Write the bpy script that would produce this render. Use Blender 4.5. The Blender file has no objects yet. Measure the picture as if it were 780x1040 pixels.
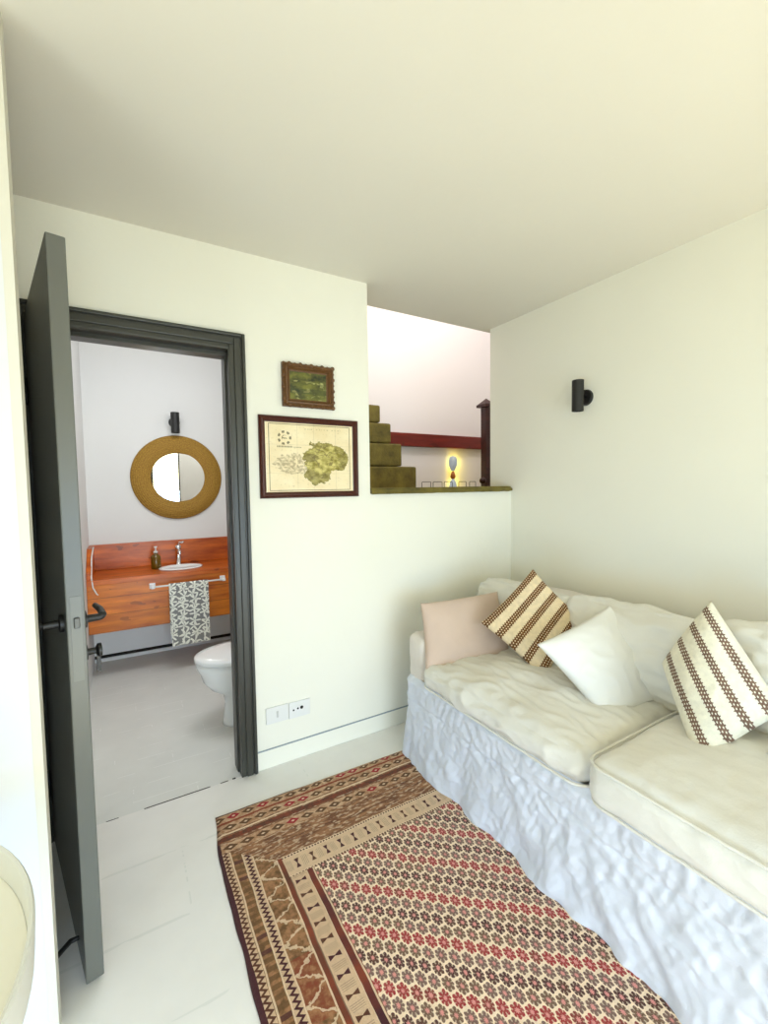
import bpy, bmesh, math, random
from mathutils import Vector, Matrix, noise
random.seed(4)
S = bpy.context.scene
C = S.collection
PI = math.pi
# ------------------------------------------------------------------ camera
EYE = 1.38
def cam_axes(yaw=.5328, pitch=-.05655, roll=.0141):
    f = Vector((math.sin(yaw)*math.cos(pitch), math.cos(yaw)*math.cos(pitch), math.sin(pitch)))
    r = Vector((math.cos(yaw), -math.sin(yaw), 0)); d = f.cross(r)
    c, s = math.cos(roll), math.sin(roll)
    return c*r+s*d, -s*r+c*d, f
R_, D_, F_ = cam_axes()
cd = bpy.data.cameras.new('camera'); cam = bpy.data.objects.new('camera', cd); C.objects.link(cam)
cam.matrix_world = Matrix(((R_.x, -D_.x, -F_.x, 0), (R_.y, -D_.y, -F_.y, 0), (R_.z, -D_.z, -F_.z, EYE), (0, 0, 0, 1)))
cd.sensor_fit = 'VERTICAL'; cd.sensor_height = 36; cd.lens = 446.9/1040*36; cd.clip_start = .02
S.camera = cam
# ------------------------------------------------------------------ world, lights, exposure
w = bpy.data.worlds.new('world'); S.world = w; w.use_nodes = True
bg = w.node_tree.nodes['Background']; bg.inputs[0].default_value = (.80, .90, 1, 1); bg.inputs[1].default_value = 1.0
def area(name, loc, aim, sx, sy, power, col, spread=180):
    l = bpy.data.lights.new(name, 'AREA'); l.shape = 'RECTANGLE'; l.size = sx; l.size_y = sy
    l.energy = power; l.color = col; l.spread = math.radians(spread)
    o = bpy.data.objects.new(name, l); C.objects.link(o); o.location = loc
    o.rotation_euler = (Vector(aim)-Vector(loc)).to_track_quat('-Z', 'Y').to_euler()
    return o
area('daylight_window_low', (.7, -1.95, .8), (.9, 2, -.4), 2.6, 1.2, 44, (.48, .70, 1.0), 105)
area('daylight_window_high', (.7, -1.95, 1.75), (1.3, 2, 2.9), 2.6, 1.0, 30, (1.0, .91, .48))
area('added_upward_fill', (.9, -.60, .02), (.9, .7, 2), 2.4, 1.1, 76, (1.0, .95, .71))  # added lamp facing up, stands in for floor bounce to lift the ceiling
area('added_side_fill_warm', (-2.1, -.3, 1.5), (2.2, .8, 1.6), 1.6, 1.2, 20, (1.0, .94, .62))  # added warm fill lamp for the right wall, no opening behind it
area('added_side_fill_cool', (-2.1, -.3, .5), (1.2, 1.1, .1), 1.6, .8, 21, (.42, .66, 1.0), 120)  # added cool fill lamp, low down, brightens the sofa skirt
area('added_stairwell_fill', (2.4, 2.6, 4.0), (2.6, 3.7, 1.4), 1.8, .5, 38, (1.0, .94, .90))  # added lamp above the landing to light the stairwell, no skylight is built
area('added_bathroom_fill', (.40, 2.72, 2.66), (.35, 3.9, .1), .9, .6, 25, (.97, .98, 1.0))  # added fill lamp under the bathroom ceiling, not a real roof opening
S.view_settings.view_transform = 'Standard'; S.view_settings.look = 'None'
S.view_settings.gamma = 1; S.view_settings.use_curve_mapping = False; S.view_settings.exposure = -.06

# ------------------------------------------------------------------ colour and node helpers
def lin(c):
    return tuple(((v/255)/12.92 if v/255 <= .04045 else ((v/255+.055)/1.055)**2.4) for v in c)+(1,)
class G:
    def __init__(s, name):
        s.m = bpy.data.materials.new(name); s.m.use_nodes = True; s.t = s.m.node_tree; s.b = s.t.nodes['Principled BSDF']
    def new(s, k): return s.t.nodes.new(k)
    def put(s, v, sock):
        if isinstance(v, E): s.t.links.new(v.s, sock)
        else: sock.default_value = v
    def math(s, op, *a):
        n = s.new('ShaderNodeMath'); n.operation = op
        for i, v in enumerate(a): s.put(v, n.inputs[i])
        return E(s, n.outputs[0])
    def coords(s, kind='Object'):
        n = s.new('ShaderNodeTexCoord'); return E(s, n.outputs[kind])
    def xyz(s, v):
        n = s.new('ShaderNodeSeparateXYZ'); s.put(v, n.inputs[0]); return [E(s, o) for o in n.outputs]
    def vec(s, x, y, z=0.):
        n = s.new('ShaderNodeCombineXYZ')
        for i, v in enumerate((x, y, z)): s.put(v, n.inputs[i])
        return E(s, n.outputs[0])
    def noise(s, v, scale, detail=3., rough=.5):
        n = s.new('ShaderNodeTexNoise'); s.put(v, n.inputs['Vector']); n.inputs['Scale'].default_value = scale
        n.inputs['Detail'].default_value = detail; n.inputs['Roughness'].default_value = rough
        return E(s, n.outputs[0])
    def rand(s, v):
        n = s.new('ShaderNodeTexWhiteNoise'); n.noise_dimensions = '3D'; s.put(v, n.inputs['Vector']); return E(s, n.outputs['Value'])
    def mix(s, f, a, b):
        n = s.new('ShaderNodeMix'); n.data_type = 'RGBA'
        s.put(f, n.inputs[0]); s.put(a, n.inputs[6]); s.put(b, n.inputs[7]); return E(s, n.outputs[2])
    def bump(s, h, strength, dist=.002):
        n = s.new('ShaderNodeBump'); n.inputs['Strength'].default_value = strength; n.inputs['Distance'].default_value = dist
        s.put(h, n.inputs['Height']); s.t.links.new(n.outputs[0], s.b.inputs['Normal'])
    def out(s, col, rough=.6, **k):
        s.put(col, s.b.inputs['Base Color']); s.put(rough, s.b.inputs['Roughness'])
        for q, v in k.items(): s.put(v, s.b.inputs[q.replace('_', ' ')])
        return s.m
class E:
    def __init__(s, g, sock): s.g = g; s.s = sock
    def __add__(s, o): return s.g.math('ADD', s, o)
    __radd__ = __add__
    def __mul__(s, o): return s.g.math('MULTIPLY', s, o)
    __rmul__ = __mul__
    def __sub__(s, o): return s.g.math('SUBTRACT', s, o)
    def __rsub__(s, o): return s.g.math('SUBTRACT', o, s)
    def __truediv__(s, o): return s.g.math('DIVIDE', s, o)
    def __lt__(s, o): return s.g.math('LESS_THAN', s, o)
    def __gt__(s, o): return s.g.math('GREATER_THAN', s, o)
    def abs(s): return s.g.math('ABSOLUTE', s)
    def round(s): return s.g.math('ROUND', s)
    def floor(s): return s.g.math('FLOOR', s)
    def fract(s): return s.g.math('FRACT', s)
    def mod(s, v): return s.g.math('FLOORED_MODULO', s, v)
    def pow(s, v): return s.g.math('POWER', s, v)
    def sqrt(s): return s.g.math('SQRT', s)
    def cos(s): return s.g.math('COSINE', s)
    def sin(s): return s.g.math('SINE', s)
    def max(s, v): return s.g.math('MAXIMUM', s, v)
    def min(s, v): return s.g.math('MINIMUM', s, v)
    def ramp(s, a, b):
        n = s.g.new('ShaderNodeMapRange'); s.g.put(s, n.inputs[0]); n.inputs[1].default_value = a; n.inputs[2].default_value = b
        return E(s.g, n.outputs[0])
    def band(s, a, b): return s.g.math('MULTIPLY', s > a, s < b)

def plain(name, col, rough=.5, var=0, vscale=8, bump=0, bscale=60, bdist=.001, **k):
    g = G(name); c = lin(col)
    if var:
        d = tuple(x*(1-var) for x in c[:3])+(1,)
        c = g.mix(g.noise(g.coords(), vscale, 4.), d, c)
    if bump: g.bump(g.noise(g.coords(), bscale, 4.), bump, bdist)
    return g.out(c, rough, **k)

M = {}
M['wall'] = plain('limewashed_plaster', (237, 235, 221), .75, .05, 2.2, .35, 9, .006)
M['ceiling'] = plain('ceiling_paint', (229, 225, 213), .85, .05, 1.5, .3, 12, .004)
M['bathwall'] = plain('bathroom_paint', (226, 226, 224), .8, .04, 3, .2, 14, .003)
M['farwall'] = plain('stairwell_paint', (238, 234, 232), .85, .03, 2)
M['white'] = plain('white_gloss', (238, 240, 240), .35, .04, 6)
M['ceramic'] = plain('glazed_ceramic', (240, 241, 240), .12)
M['dark'] = plain('black_metal', (18, 18, 17), .45)
M['steel'] = plain('brushed_steel', (190, 190, 188), .3, Metallic=1.)
M['chrome'] = plain('chrome', (225, 225, 225), .12, Metallic=1.)
M['frame'] = plain('grey_green_paint', (56, 57, 51), .38, .12, 7)
M['door'] = plain('grey_door_paint', (96, 98, 92), .33, .06, 5)
M['plastic'] = plain('ivory_plastic', (226, 226, 222), .4)
M['gap'] = plain('dark_gap', (34, 32, 30), .9)

def floor_mat(name, col, seam, pw, pl):
    g = G(name); x, y, z = g.xyz(g.coords())
    row = (y/pw).floor(); fy = (y/pw).fract()
    fx = (x/pl+row*.37).fract()
    sm = (fy < .035).max(fx < .006)
    n = g.noise(g.coords(), 5, 6.)
    breaks = g.noise(g.vec(x*3., y*14.), 2.2, 2.) > .52
    c = g.mix(n.ramp(.3, .7), lin(tuple(v*.97 for v in col)), lin(col))
    c = g.mix(sm*breaks*.55, c, lin(seam))
    sc = (g.noise(g.coords(), 3.1, 8., .7)).ramp(.62, .75)*.14
    c = g.mix(sc, c, lin((150, 145, 130)))
    g.bump(g.noise(g.coords(), 7, 5.), .25, .004)
    return g.out(c, .42)
M['floor'] = floor_mat('white_painted_tile', (240, 238, 233), (218, 219, 213), .30, .9)
M['bfloor'] = floor_mat('bathroom_floor', (226, 227, 222), (246, 246, 244), .115, .7)

def wood(name, a, b, seam=None, scale=1.):
    g = G(name); x, y, z = g.xyz(g.coords())
    v = g.vec(x*1.3*scale, y*9.*scale, z*9.*scale)
    n = g.noise(v, 2.2, 6., .6); k = g.noise(g.vec(x*6., y*8., z*12.), 1.1, 2.) > .68
    c = g.mix(n.ramp(.32, .68), lin(a), lin(b))
    c = g.mix(k*.5, c, lin(tuple(q*.5 for q in a)))
    if seam:
        f = ((z-seam[0])/seam[1]).fract()
        c = g.mix((f < .03)*.75, c, lin(tuple(q*.45 for q in a)))
        tone = g.rand(g.vec(((z-seam[0])/seam[1]).floor(), 3., 1.))
        c = g.mix(tone*.3, c, lin(tuple(q*.72 for q in b)))
    g.bump(n, .15, .001)
    return g.out(c, .33)
M['vanity'] = wood('orange_timber', (168, 78, 10), (232, 134, 34), (.365, .125))
M['vanity2'] = wood('orange_timber_top', (152, 62, 10), (214, 110, 28))
M['beam'] = wood('red_timber', (96, 22, 12), (130, 36, 20))
M['post'] = wood('dark_timber', (40, 12, 10), (64, 24, 18))

def fabric(name, col, weave=420, var=.05, rough=.9, wr=.35):
    g = G(name); o = g.coords()
    c = g.mix(g.noise(o, 6, 4.), lin(tuple(v*(1-var) for v in col)), lin(col))
    h = g.noise(o, 26, 5., .6)*wr+g.noise(o, weave, 2.)*.12
    g.bump(h, .5, .006)
    g.b.inputs['Sheen Weight'].default_value = .15
    return g.out(c, rough)
M['slip'] = fabric('white_slipcover_cotton', (217, 222, 232), wr=1.0)
M['arm'] = fabric('warm_white_cotton', (228, 221, 212), wr=.6)
M['seat'] = fabric('cream_cushion_cotton', (228, 226, 217), wr=.9)
M['blush'] = fabric('blush_linen', (212, 188, 170), 300, .10, wr=.12)
M['pillow_white'] = fabric('white_pillow_cotton', (234, 233, 226), wr=.12)

# stone for stairs and ledge
g = G('olive_stone'); o = g.coords()
c = g.mix(g.noise(o, 9, 6., .65).ramp(.3, .7), lin((78, 70, 24)), lin((126, 112, 44)))
g.bump(g.noise(o, 40, 5.), .6, .006); M['stone'] = g.out(c, .8)

# ------------------------------------------------------------------ mesh helpers
def tag(o, label=None, cat=None, group=None, kind=None):
    if label: o['label'] = label
    if cat: o['category'] = cat
    if group: o['group'] = group
    if kind: o['kind'] = kind
    return o
def obj(name, bm, mat, parent=None, smooth=False, bevel=0, subsurf=0, recalc=True):
    if recalc: bmesh.ops.recalc_face_normals(bm, faces=bm.faces)
    me = bpy.data.meshes.new(name); bm.to_mesh(me); bm.free()
    o = bpy.data.objects.new(name, me); C.objects.link(o)
    for m in (mat if isinstance(mat, (list, tuple)) else [mat]): me.materials.append(m)
    if smooth: me.polygons.foreach_set('use_smooth', [True]*len(me.polygons))
    if bevel:
        b = o.modifiers.new('bevel', 'BEVEL'); b.width = bevel; b.segments = 2; b.limit_method = 'ANGLE'
    if subsurf:
        b = o.modifiers.new('subsurf', 'SUBSURF'); b.levels = subsurf; b.render_levels = subsurf
    if parent:
        o.parent = parent; o.matrix_parent_inverse = parent.matrix_basis.inverted()
    return o
def thing(name, loc, label, cat, group=None, rot=0):
    o = bpy.data.objects.new(name, None); C.objects.link(o); o.empty_display_size = .05
    o.location = loc; o.rotation_euler = (0, 0, rot)
    return tag(o, label, cat, group)
def box(bm, x0, x1, y0, y1, z0, z1, mi=0):
    v = [bm.verts.new(p) for p in ((x0,y0,z0),(x1,y0,z0),(x1,y1,z0),(x0,y1,z0),(x0,y0,z1),(x1,y0,z1),(x1,y1,z1),(x0,y1,z1))]
    for q in ((0,3,2,1),(4,5,6,7),(0,1,5,4),(1,2,6,5),(2,3,7,6),(3,0,4,7)):
        f = bm.faces.new([v[i] for i in q]); f.material_index = mi
    return v
def BX(*b):
    bm = bmesh.new()
    for q in b: box(bm, *q)
    return bm
def frame_of(d):
    d = d.normalized(); a = Vector((0, 0, 1)) if abs(d.z) < .9 else Vector((1, 0, 0))
    u = d.cross(a).normalized(); return u, d.cross(u).normalized()
def tube(bm, pts, rad, n=10, closed=False, cap=True):
    pts = [Vector(p) for p in pts]; rings = []; N = len(pts)
    for i, p in enumerate(pts):
        if closed: d = pts[(i+1) % N]-pts[i-1]
        else: d = pts[min(i+1, N-1)]-pts[max(i-1, 0)]
        if i == 0 or True:
            if i == 0: u, v = frame_of(d)
            else:
                d = d.normalized(); u = (u-d*u.dot(d)).normalized(); v = d.cross(u)
        r = rad[i] if isinstance(rad, (list, tuple)) else rad
        rings.append([bm.verts.new(p+u*math.cos(2*PI*k/n)*r+v*math.sin(2*PI*k/n)*r) for k in range(n)])
    for i in range(N if closed else N-1):
        a, b = rings[i], rings[(i+1) % N]
        for k in range(n): bm.faces.new((a[k], a[(k+1) % n], b[(k+1) % n], b[k]))
    if cap and not closed: bm.faces.new(rings[0][::-1]); bm.faces.new(rings[-1])
def lathe(bm, prof, origin=(0,0,0), axis='z', n=32, sx=1, sy=1):
    """profile of (radius, height)"""
    rings = []; o = Vector(origin)
    for r, h in prof:
        ring = []
        for k in range(n):
            a = 2*PI*k/n; p = (r*math.cos(a)*sx, r*math.sin(a)*sy, h)
            if axis == 'x': p = (p[2], p[0], p[1])
            if axis == 'y': p = (p[0], p[2], p[1])
            ring.append(bm.verts.new(o+Vector(p)))
        rings.append(ring)
    for a, b in zip(rings, rings[1:]):
        for k in range(n): bm.faces.new((a[k], a[(k+1) % n], b[(k+1) % n], b[k]))
    if prof[0][0] > 1e-5: bm.faces.new(rings[0][::-1])
    if prof[-1][0] > 1e-5: bm.faces.new(rings[-1])
    bmesh.ops.remove_doubles(bm, verts=bm.verts, dist=1e-6)
def struct(name, bm, mat, parent=None, **k):
    o = obj(name, bm, mat, parent, **k)
    if not parent: o['kind'] = 'structure'
    return o

# ------------------------------------------------------------------ THE ROOM
YB, YB2, XR, H = 2.117, 2.367, 2.244, 2.466
LEDGE = 1.345
struct('floor', BX((-2.3, 3.6, -2.2, YB, -.12, 0)), M['floor'])
struct('floor_bathroom', BX((-.5, 1.1, YB, 4.4, -.12, 0)), M['bfloor'])
struct('ceiling', BX((-2.3, 3.6, -2.2, YB2, H, H+.25)), M['ceiling'])
# back wall with doorway (-.28..0.44) and the stair opening to the right
YD = 2.225                                   # bathroom side of the wall beside the door
struct('wall_back', BX((-2.3, -.28, YB, YD, 0, H), (.44, 1.0, YB, YD, 0, H), (1.0, 1.162, YB, YB2, 0, H), (-.28, .44, YB, YD, 2.03, H),
                       (1.162, XR, YB, YB2, 0, LEDGE)), M['wall'])
struct('wall_right', BX((XR, XR+.15, -2.2, 2.313, 0, H), (XR, XR+.15, 2.313, YB2, 0, 1.2)), M['wall'])
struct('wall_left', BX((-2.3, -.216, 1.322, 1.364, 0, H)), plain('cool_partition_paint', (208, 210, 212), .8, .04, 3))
struct('trim_5', BX((-.216, -.196, 1.3225, 1.364, 0, H)), plain('cream_edge_trim', (206, 203, 190), .7))
struct('wall_far_left', BX((-2.45, -2.3, -2.2, YB2, 0, H)), M['wall'])
# front wall behind the camera: glazed opening
WX0, WX1, WZ0, WZ1 = -.75, 2.0, .08, 2.25
struct('wall_front', BX((-2.3, WX0, -1.8, -1.6, 0, H), (WX1, XR, -1.8, -1.6, 0, H), (WX0, WX1, -1.8, -1.6, WZ1, H), (WX0, WX1, -1.8, -1.6, 0, WZ0)), M['wall'])
bm = bmesh.new()
for x in (WX0, WX0+.68, WX0+1.36, WX0+2.04, WX1-.06): box(bm, x, x+.06, -1.72, -1.66, WZ0, WZ1)
for z in (WZ0, WZ1-.06): box(bm, WX0, WX1, -1.72, -1.66, z, z+.06)
wn = struct('window_1', bm, M['frame'], bevel=.004)
g = G('window_glass'); tr = g.new('ShaderNodeBsdfTransparent'); gl = g.new('ShaderNodeBsdfGlossy'); gl.inputs['Roughness'].default_value = .02
fr = g.new('ShaderNodeFresnel'); mx = g.new('ShaderNodeMixShader')
g.t.links.new(fr.outputs[0], mx.inputs[0]); g.t.links.new(tr.outputs[0], mx.inputs[1]); g.t.links.new(gl.outputs[0], mx.inputs[2])
g.t.links.new(mx.outputs[0], g.t.nodes['Material Output'].inputs[0]); M['pane'] = g.m
obj('pane', BX((WX0+.03, WX1-.03, -1.693, -1.687, WZ0+.03, WZ1-.03)), M['pane'], wn)
# baseboard_back : painted plinth with a fine groove on top
bb = struct('baseboard_back', BX((.507, XR, YB-.006, YB, 0, .088)), M['wall'])
obj('groove', BX((.507, XR, YB-.005, YB+.002, .088, .0935)), plain('groove_shadow_line', (150, 160, 165), .9), bb)

# stair ledge
bm = bmesh.new(); n = 60
for i in range(n):
    x0 = 1.16+(2.238-1.16)*i/n; x1 = 1.16+(2.238-1.16)*(i+1)/n
def ledge():
    bm = bmesh.new(); N = 90; prev = None; first = None
    for i in range(N+1):
        x = 1.163+(XR-.001-1.163)*i/N
        j = .004*noise.noise((x*23, 1, 0)); k = .003*noise.noise((x*17, 5, 0))
        end = max(0, (x-2.19)/.054); r = .016*end*end
        pts = [(x, YB-.022+j+r*.5, LEDGE-.004+k+r*.4), (x, YB-.028+j+r, LEDGE+.014), (x, YB-.016+j+r, LEDGE+.030-r*.4), (x, YB2+.03, LEDGE+.030), (x, YB2+.03, LEDGE-.0), (x, YB+.002, LEDGE)]
        ring = [bm.verts.new(p) for p in pts]
        if prev:
            for q in range(6): bm.faces.new((prev[q], prev[(q+1) % 6], ring[(q+1) % 6], ring[q]))
        else: first = ring
        prev = ring
    bm.faces.new(first[::-1]); bm.faces.new(prev); return bm
struct('trim_1', ledge(), M['stone'])
# stairwell shell
struct('wall_stairwell_back', BX((.9, 4.4, 3.72, 3.9, 1.1, 4.3)), M['farwall'])
struct('wall_stairwell_left', BX((1.13, 1.155, YB2+.001, 3.72, 1.1, 4.3)), M['farwall'])
struct('wall_stairwell_right', BX((4.2, 4.4, 2.2, 3.72, 1.1, 4.3)), M['farwall'])
struct('wall_stairwell_front', BX((1.155, 4.2, 2.2, YB2-.01, H+.251, 4.3), (XR+.16, 4.2, 2.2, YB2-.01, 1.1, H-.001)), M['farwall'])
struct('ceiling_stairwell', BX((1.13, 4.4, 2.2, 3.9, 4.3, 4.45)), M['farwall'])
struct('floor_landing', BX((1.155, 4.2, YB2, 3.72, 1.15, 1.31)), M['stone'])
# bathroom shell
struct('wall_bathroom_back', BX((-.4, 1.1, 4.18, 4.3, 0, 2.70)), M['bathwall'])
struct('wall_bathroom_left', BX((-.40, -.255, YD, 4.18, 0, H-.001), (-.40, -.255, YB2+.001, 4.18, H, 2.70)), M['bathwall'])
struct('wall_bathroom_right', BX((.98, 1.125, YD+.001, 4.18, 0, H-.001), (.98, 1.125, YB2+.001, 4.18, H, 2.70)), M['bathwall'])
struct('ceiling_bathroom', BX((-.4, 1.125, YB2+.001, 4.3, 2.701, 2.82)), M['bathwall'])
struct('baseboard_bathroom', BX((-.255, .98, 4.165, 4.18, .0, .028)), M['white'])
struct('trim_shadow_gap', BX((-.255, .98, 4.168, 4.18, .030, .052)), M['gap'])  # dark strip coloured in for the shade in the gap above the baseboard
struct('trim_brightening_panel', BX((-.255, .98, 4.172, 4.18, .053, .36)), M['white'])  # pale panel added to lighten the dim wall under the vanity
# dark joint across the threshold
bm = bmesh.new()
for a, b, h in ((-.12, -.075, .0028), (.02, .29, .0045), (.335, .37, .004), (.39, .405, .008)):
    box(bm, a, b, YB-.002, YB-.002+h, -.001, .0012)
struct('trim_3', bm, M['gap'])

# ------------------------------------------------------------------ DOOR FRAME (stepped architrave) and DOOR
def uframe(x0, x1, zt, wd, y0, y1):
    """U shaped surround: inner edge x0..x1,zt, face width wd"""
    return BX((x0-wd, x0, y0, y1, 0, zt+wd), (x1, x1+wd, y0, y1, 0, zt+wd), (x0, x1, y0, y1, zt, zt+wd))
tf = struct('trim_4', uframe(-.276, .436, 2.018, .070, YB-.014, YB+.001), M['frame'], bevel=.003)
obj('moulding', uframe(-.276-.056, .436+.056, 2.018+.056, .015, YB-.026, YB-.013), M['frame'], tf, bevel=.004)
obj('moulding', uframe(-.276-.020, .436+.020, 2.018+.020, .030, YB-.022, YB-.013), M['frame'], tf, bevel=.004)
obj('jamb', uframe(-.272, .432, 2.014, .008, YB-.013, YB+.040), M['frame'], tf)
obj('door_stop', BX((-.276, -.264, YB+.038, YD+.002, 0, 2.002), (.424, .436, YB+.038, YD+.002, 0, 2.002), (-.276, .436, YB+.038, YD+.002, 1.996, 2.026)), M['frame'], tf, bevel=.002)

HX, HY = -.290, 2.090                        # hinge line
ang = math.atan2(1.414-HY, -.145-HX)         # direction hinge -> leading edge
dv = Vector((math.cos(ang), math.sin(ang), 0)); nv = Vector((-dv.y, dv.x, 0))   # nv : towards the bathroom side face
WD = (Vector((-.145, 1.414, 0))-Vector((HX, HY, 0))).length
TH = .043
dr = bpy.data.objects.new('door_1', None); C.objects.link(dr); dr.location = (HX, HY, 0); dr.rotation_euler = (0, 0, ang); dr['kind'] = 'structure'
bpy.context.view_layer.update()
def dpart(name, bm, mat, par=dr, **k):
    if k.pop('recalc', True): bmesh.ops.recalc_face_normals(bm, faces=bm.faces)
    me = bpy.data.meshes.new(name); bm.to_mesh(me); bm.free(); o = bpy.data.objects.new(name, me); C.objects.link(o)
    me.materials.append(mat); o.parent = par
    if k.get('smooth'): me.polygons.foreach_set('use_smooth', [True]*len(me.polygons))
    if k.get('bevel'):
        b = o.modifiers.new('bevel', 'BEVEL'); b.width = k['bevel']; b.segments = 2; b.limit_method = 'ANGLE'
    return o
dpart('door_leaf', BX((0, WD, 0, TH, .012, 2.035)), M['door'], bevel=.003)
dpart('latch_plate', BX((WD-.0005, WD+.0015, .010, .034, .87, 1.10)), plain('plate_grey', (106, 108, 102), .35))
dpart('latch_bolt', BX((WD+.001, WD+.009, .016, .029, 1.015, 1.043)), plain('dull_latch_metal', (96, 96, 92), .5, Metallic=.6), bevel=.002)
for sy, y0 in ((1, TH), (-1, 0)):
    bm = bmesh.new(); lathe(bm, [(0, 0), (.024, 0), (.024, sy*.009), (.011, sy*.012), (.010, sy*.045), (0, sy*.045)], (WD-.06, y0, 1.02), 'y')
    hd = dpart('handle', bm, M['dark'])
    bm = bmesh.new()
    tube(bm, [(WD-.06, y0+sy*.045, 1.02), (WD-.075, y0+sy*.052, 1.022), (WD-.12, y0+sy*.054, 1.028), (WD-.175, y0+sy*.050, 1.030)], [.010, .0105, .009, .008])
    dpart('lever', bm, M['dark'], hd, smooth=True)
bm = bmesh.new(); lathe(bm, [(0, 0), (.022, 0), (.022, .008), (.010, .010), (.009, .028), (.019, .034), (.019, .042), (0, .044)], (WD-.06, TH, .925), 'y')
kn = dpart('thumb_turn', bm, M['dark'])
dpart('key', BX((WD-.062, WD-.058, TH+.030, TH+.040, .862, .915)), M['dark'])
bm = bmesh.new(); tube(bm, [(WD-.10, -.001, .075), (WD-.11, -.02, .07), (WD-.13, -.045, .035), (WD-.15, -.055, .012)], [.006, .007, .007, .010])
dpart('foot_stop', bm, M['dark'], smooth=True)
for z in (.25, 1.75):
    bm = bmesh.new(); tube(bm, [(0, -.006, z-.05), (0, -.006, z+.05)], .007, 8); dpart('hinge', bm, M['dark'], smooth=True)

# ------------------------------------------------------------------ SOFA
def fn(p, s, seed=0): return noise.noise(Vector((p[0]*s+seed, p[1]*s, p[2]*s)))
def cushion(cx, cy, cz, sx, sy, sz, r, puff, wr=.004, seed=0, rot=None, nx=44, crown=2.2):
    """soft box: rounded corners, domed top and bottom, wrinkled"""
    bm = bmesh.new(); bmesh.ops.create_cube(bm, size=2)
    bmesh.ops.subdivide_edges(bm, edges=bm.edges, cuts=nx, use_grid_fill=True)
    for v in bm.verts:
        p = v.co.copy(); hx, hy, hz = sx/2, sy/2, sz/2
        q = Vector((p.x*hx, p.y*hy, p.z*hz))
        c = Vector((max(-hx+r, min(hx-r, q.x)), max(-hy+r, min(hy-r, q.y)), max(-hz+r, min(hz-r, q.z))))
        d = q-c
        if d.length > 1e-6:
            # spread the parameter over the rounding
            d = d.normalized()*r
            q = c+d
        e = max(0, 1-abs(p.x)**crown)*max(0, 1-abs(p.y)**crown)
        q.z += p.z*puff*e
        q.x += p.x*puff*.25*max(0, 1-p.y**2)*(1-p.z**2); q.y += p.y*puff*.25*max(0, 1-p.x**2)*(1-p.z**2)
        w1 = fn(q, 7, seed)*wr*1.6+(abs(fn((q.x*1.4, q.y*.6, q.z), 17, seed+5))-.2)*-wr*1.7
        q += Vector((q.x/hx*.3, q.y/hy*.3, p.z)).normalized()*w1
        if rot: q = rot @ q
        v.co = q+Vector((cx, cy, cz))
    return bm
sofa = thing('sofa', (1.7, .85, 0), 'white slipcovered sofa with creased floor length skirt standing against the right wall', 'sofa')
bpy.context.view_layer.update()
XF, Y0, Y1 = 1.215, -.28, 1.865              # front line, right end, left end
# core
obj('frame', BX((XF+.03, 2.17, Y0+.02, Y1-.03, .03, .40)), M['slip'], sofa, bevel=.02)
# backrest
def softblock(x0, x1, y0, y1, z0, z1, r, wr, seed, nx=30, flare=0):
    bm = cushion((x0+x1)/2, (y0+y1)/2, (z0+z1)/2, x1-x0, y1-y0, z1-z0, r, .008, wr, seed, nx=nx)
    return bm
obj('backrest', softblock(1.99, 2.205, Y0+.03, 1.90, .10, .775, .055, .005, 3, 50), M['arm'], sofa, smooth=True)
def arm(y0, y1, seed):
    return softblock(XF+.012, 2.12, y0, y1, .08, .635, .045, .005, seed, 40)
obj('armrest', arm(1.715, Y1+.005, 7), M['arm'], sofa, smooth=True)
obj('armrest', arm(Y0-.0, Y0+.17, 9), M['arm'], sofa, smooth=True)
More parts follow.
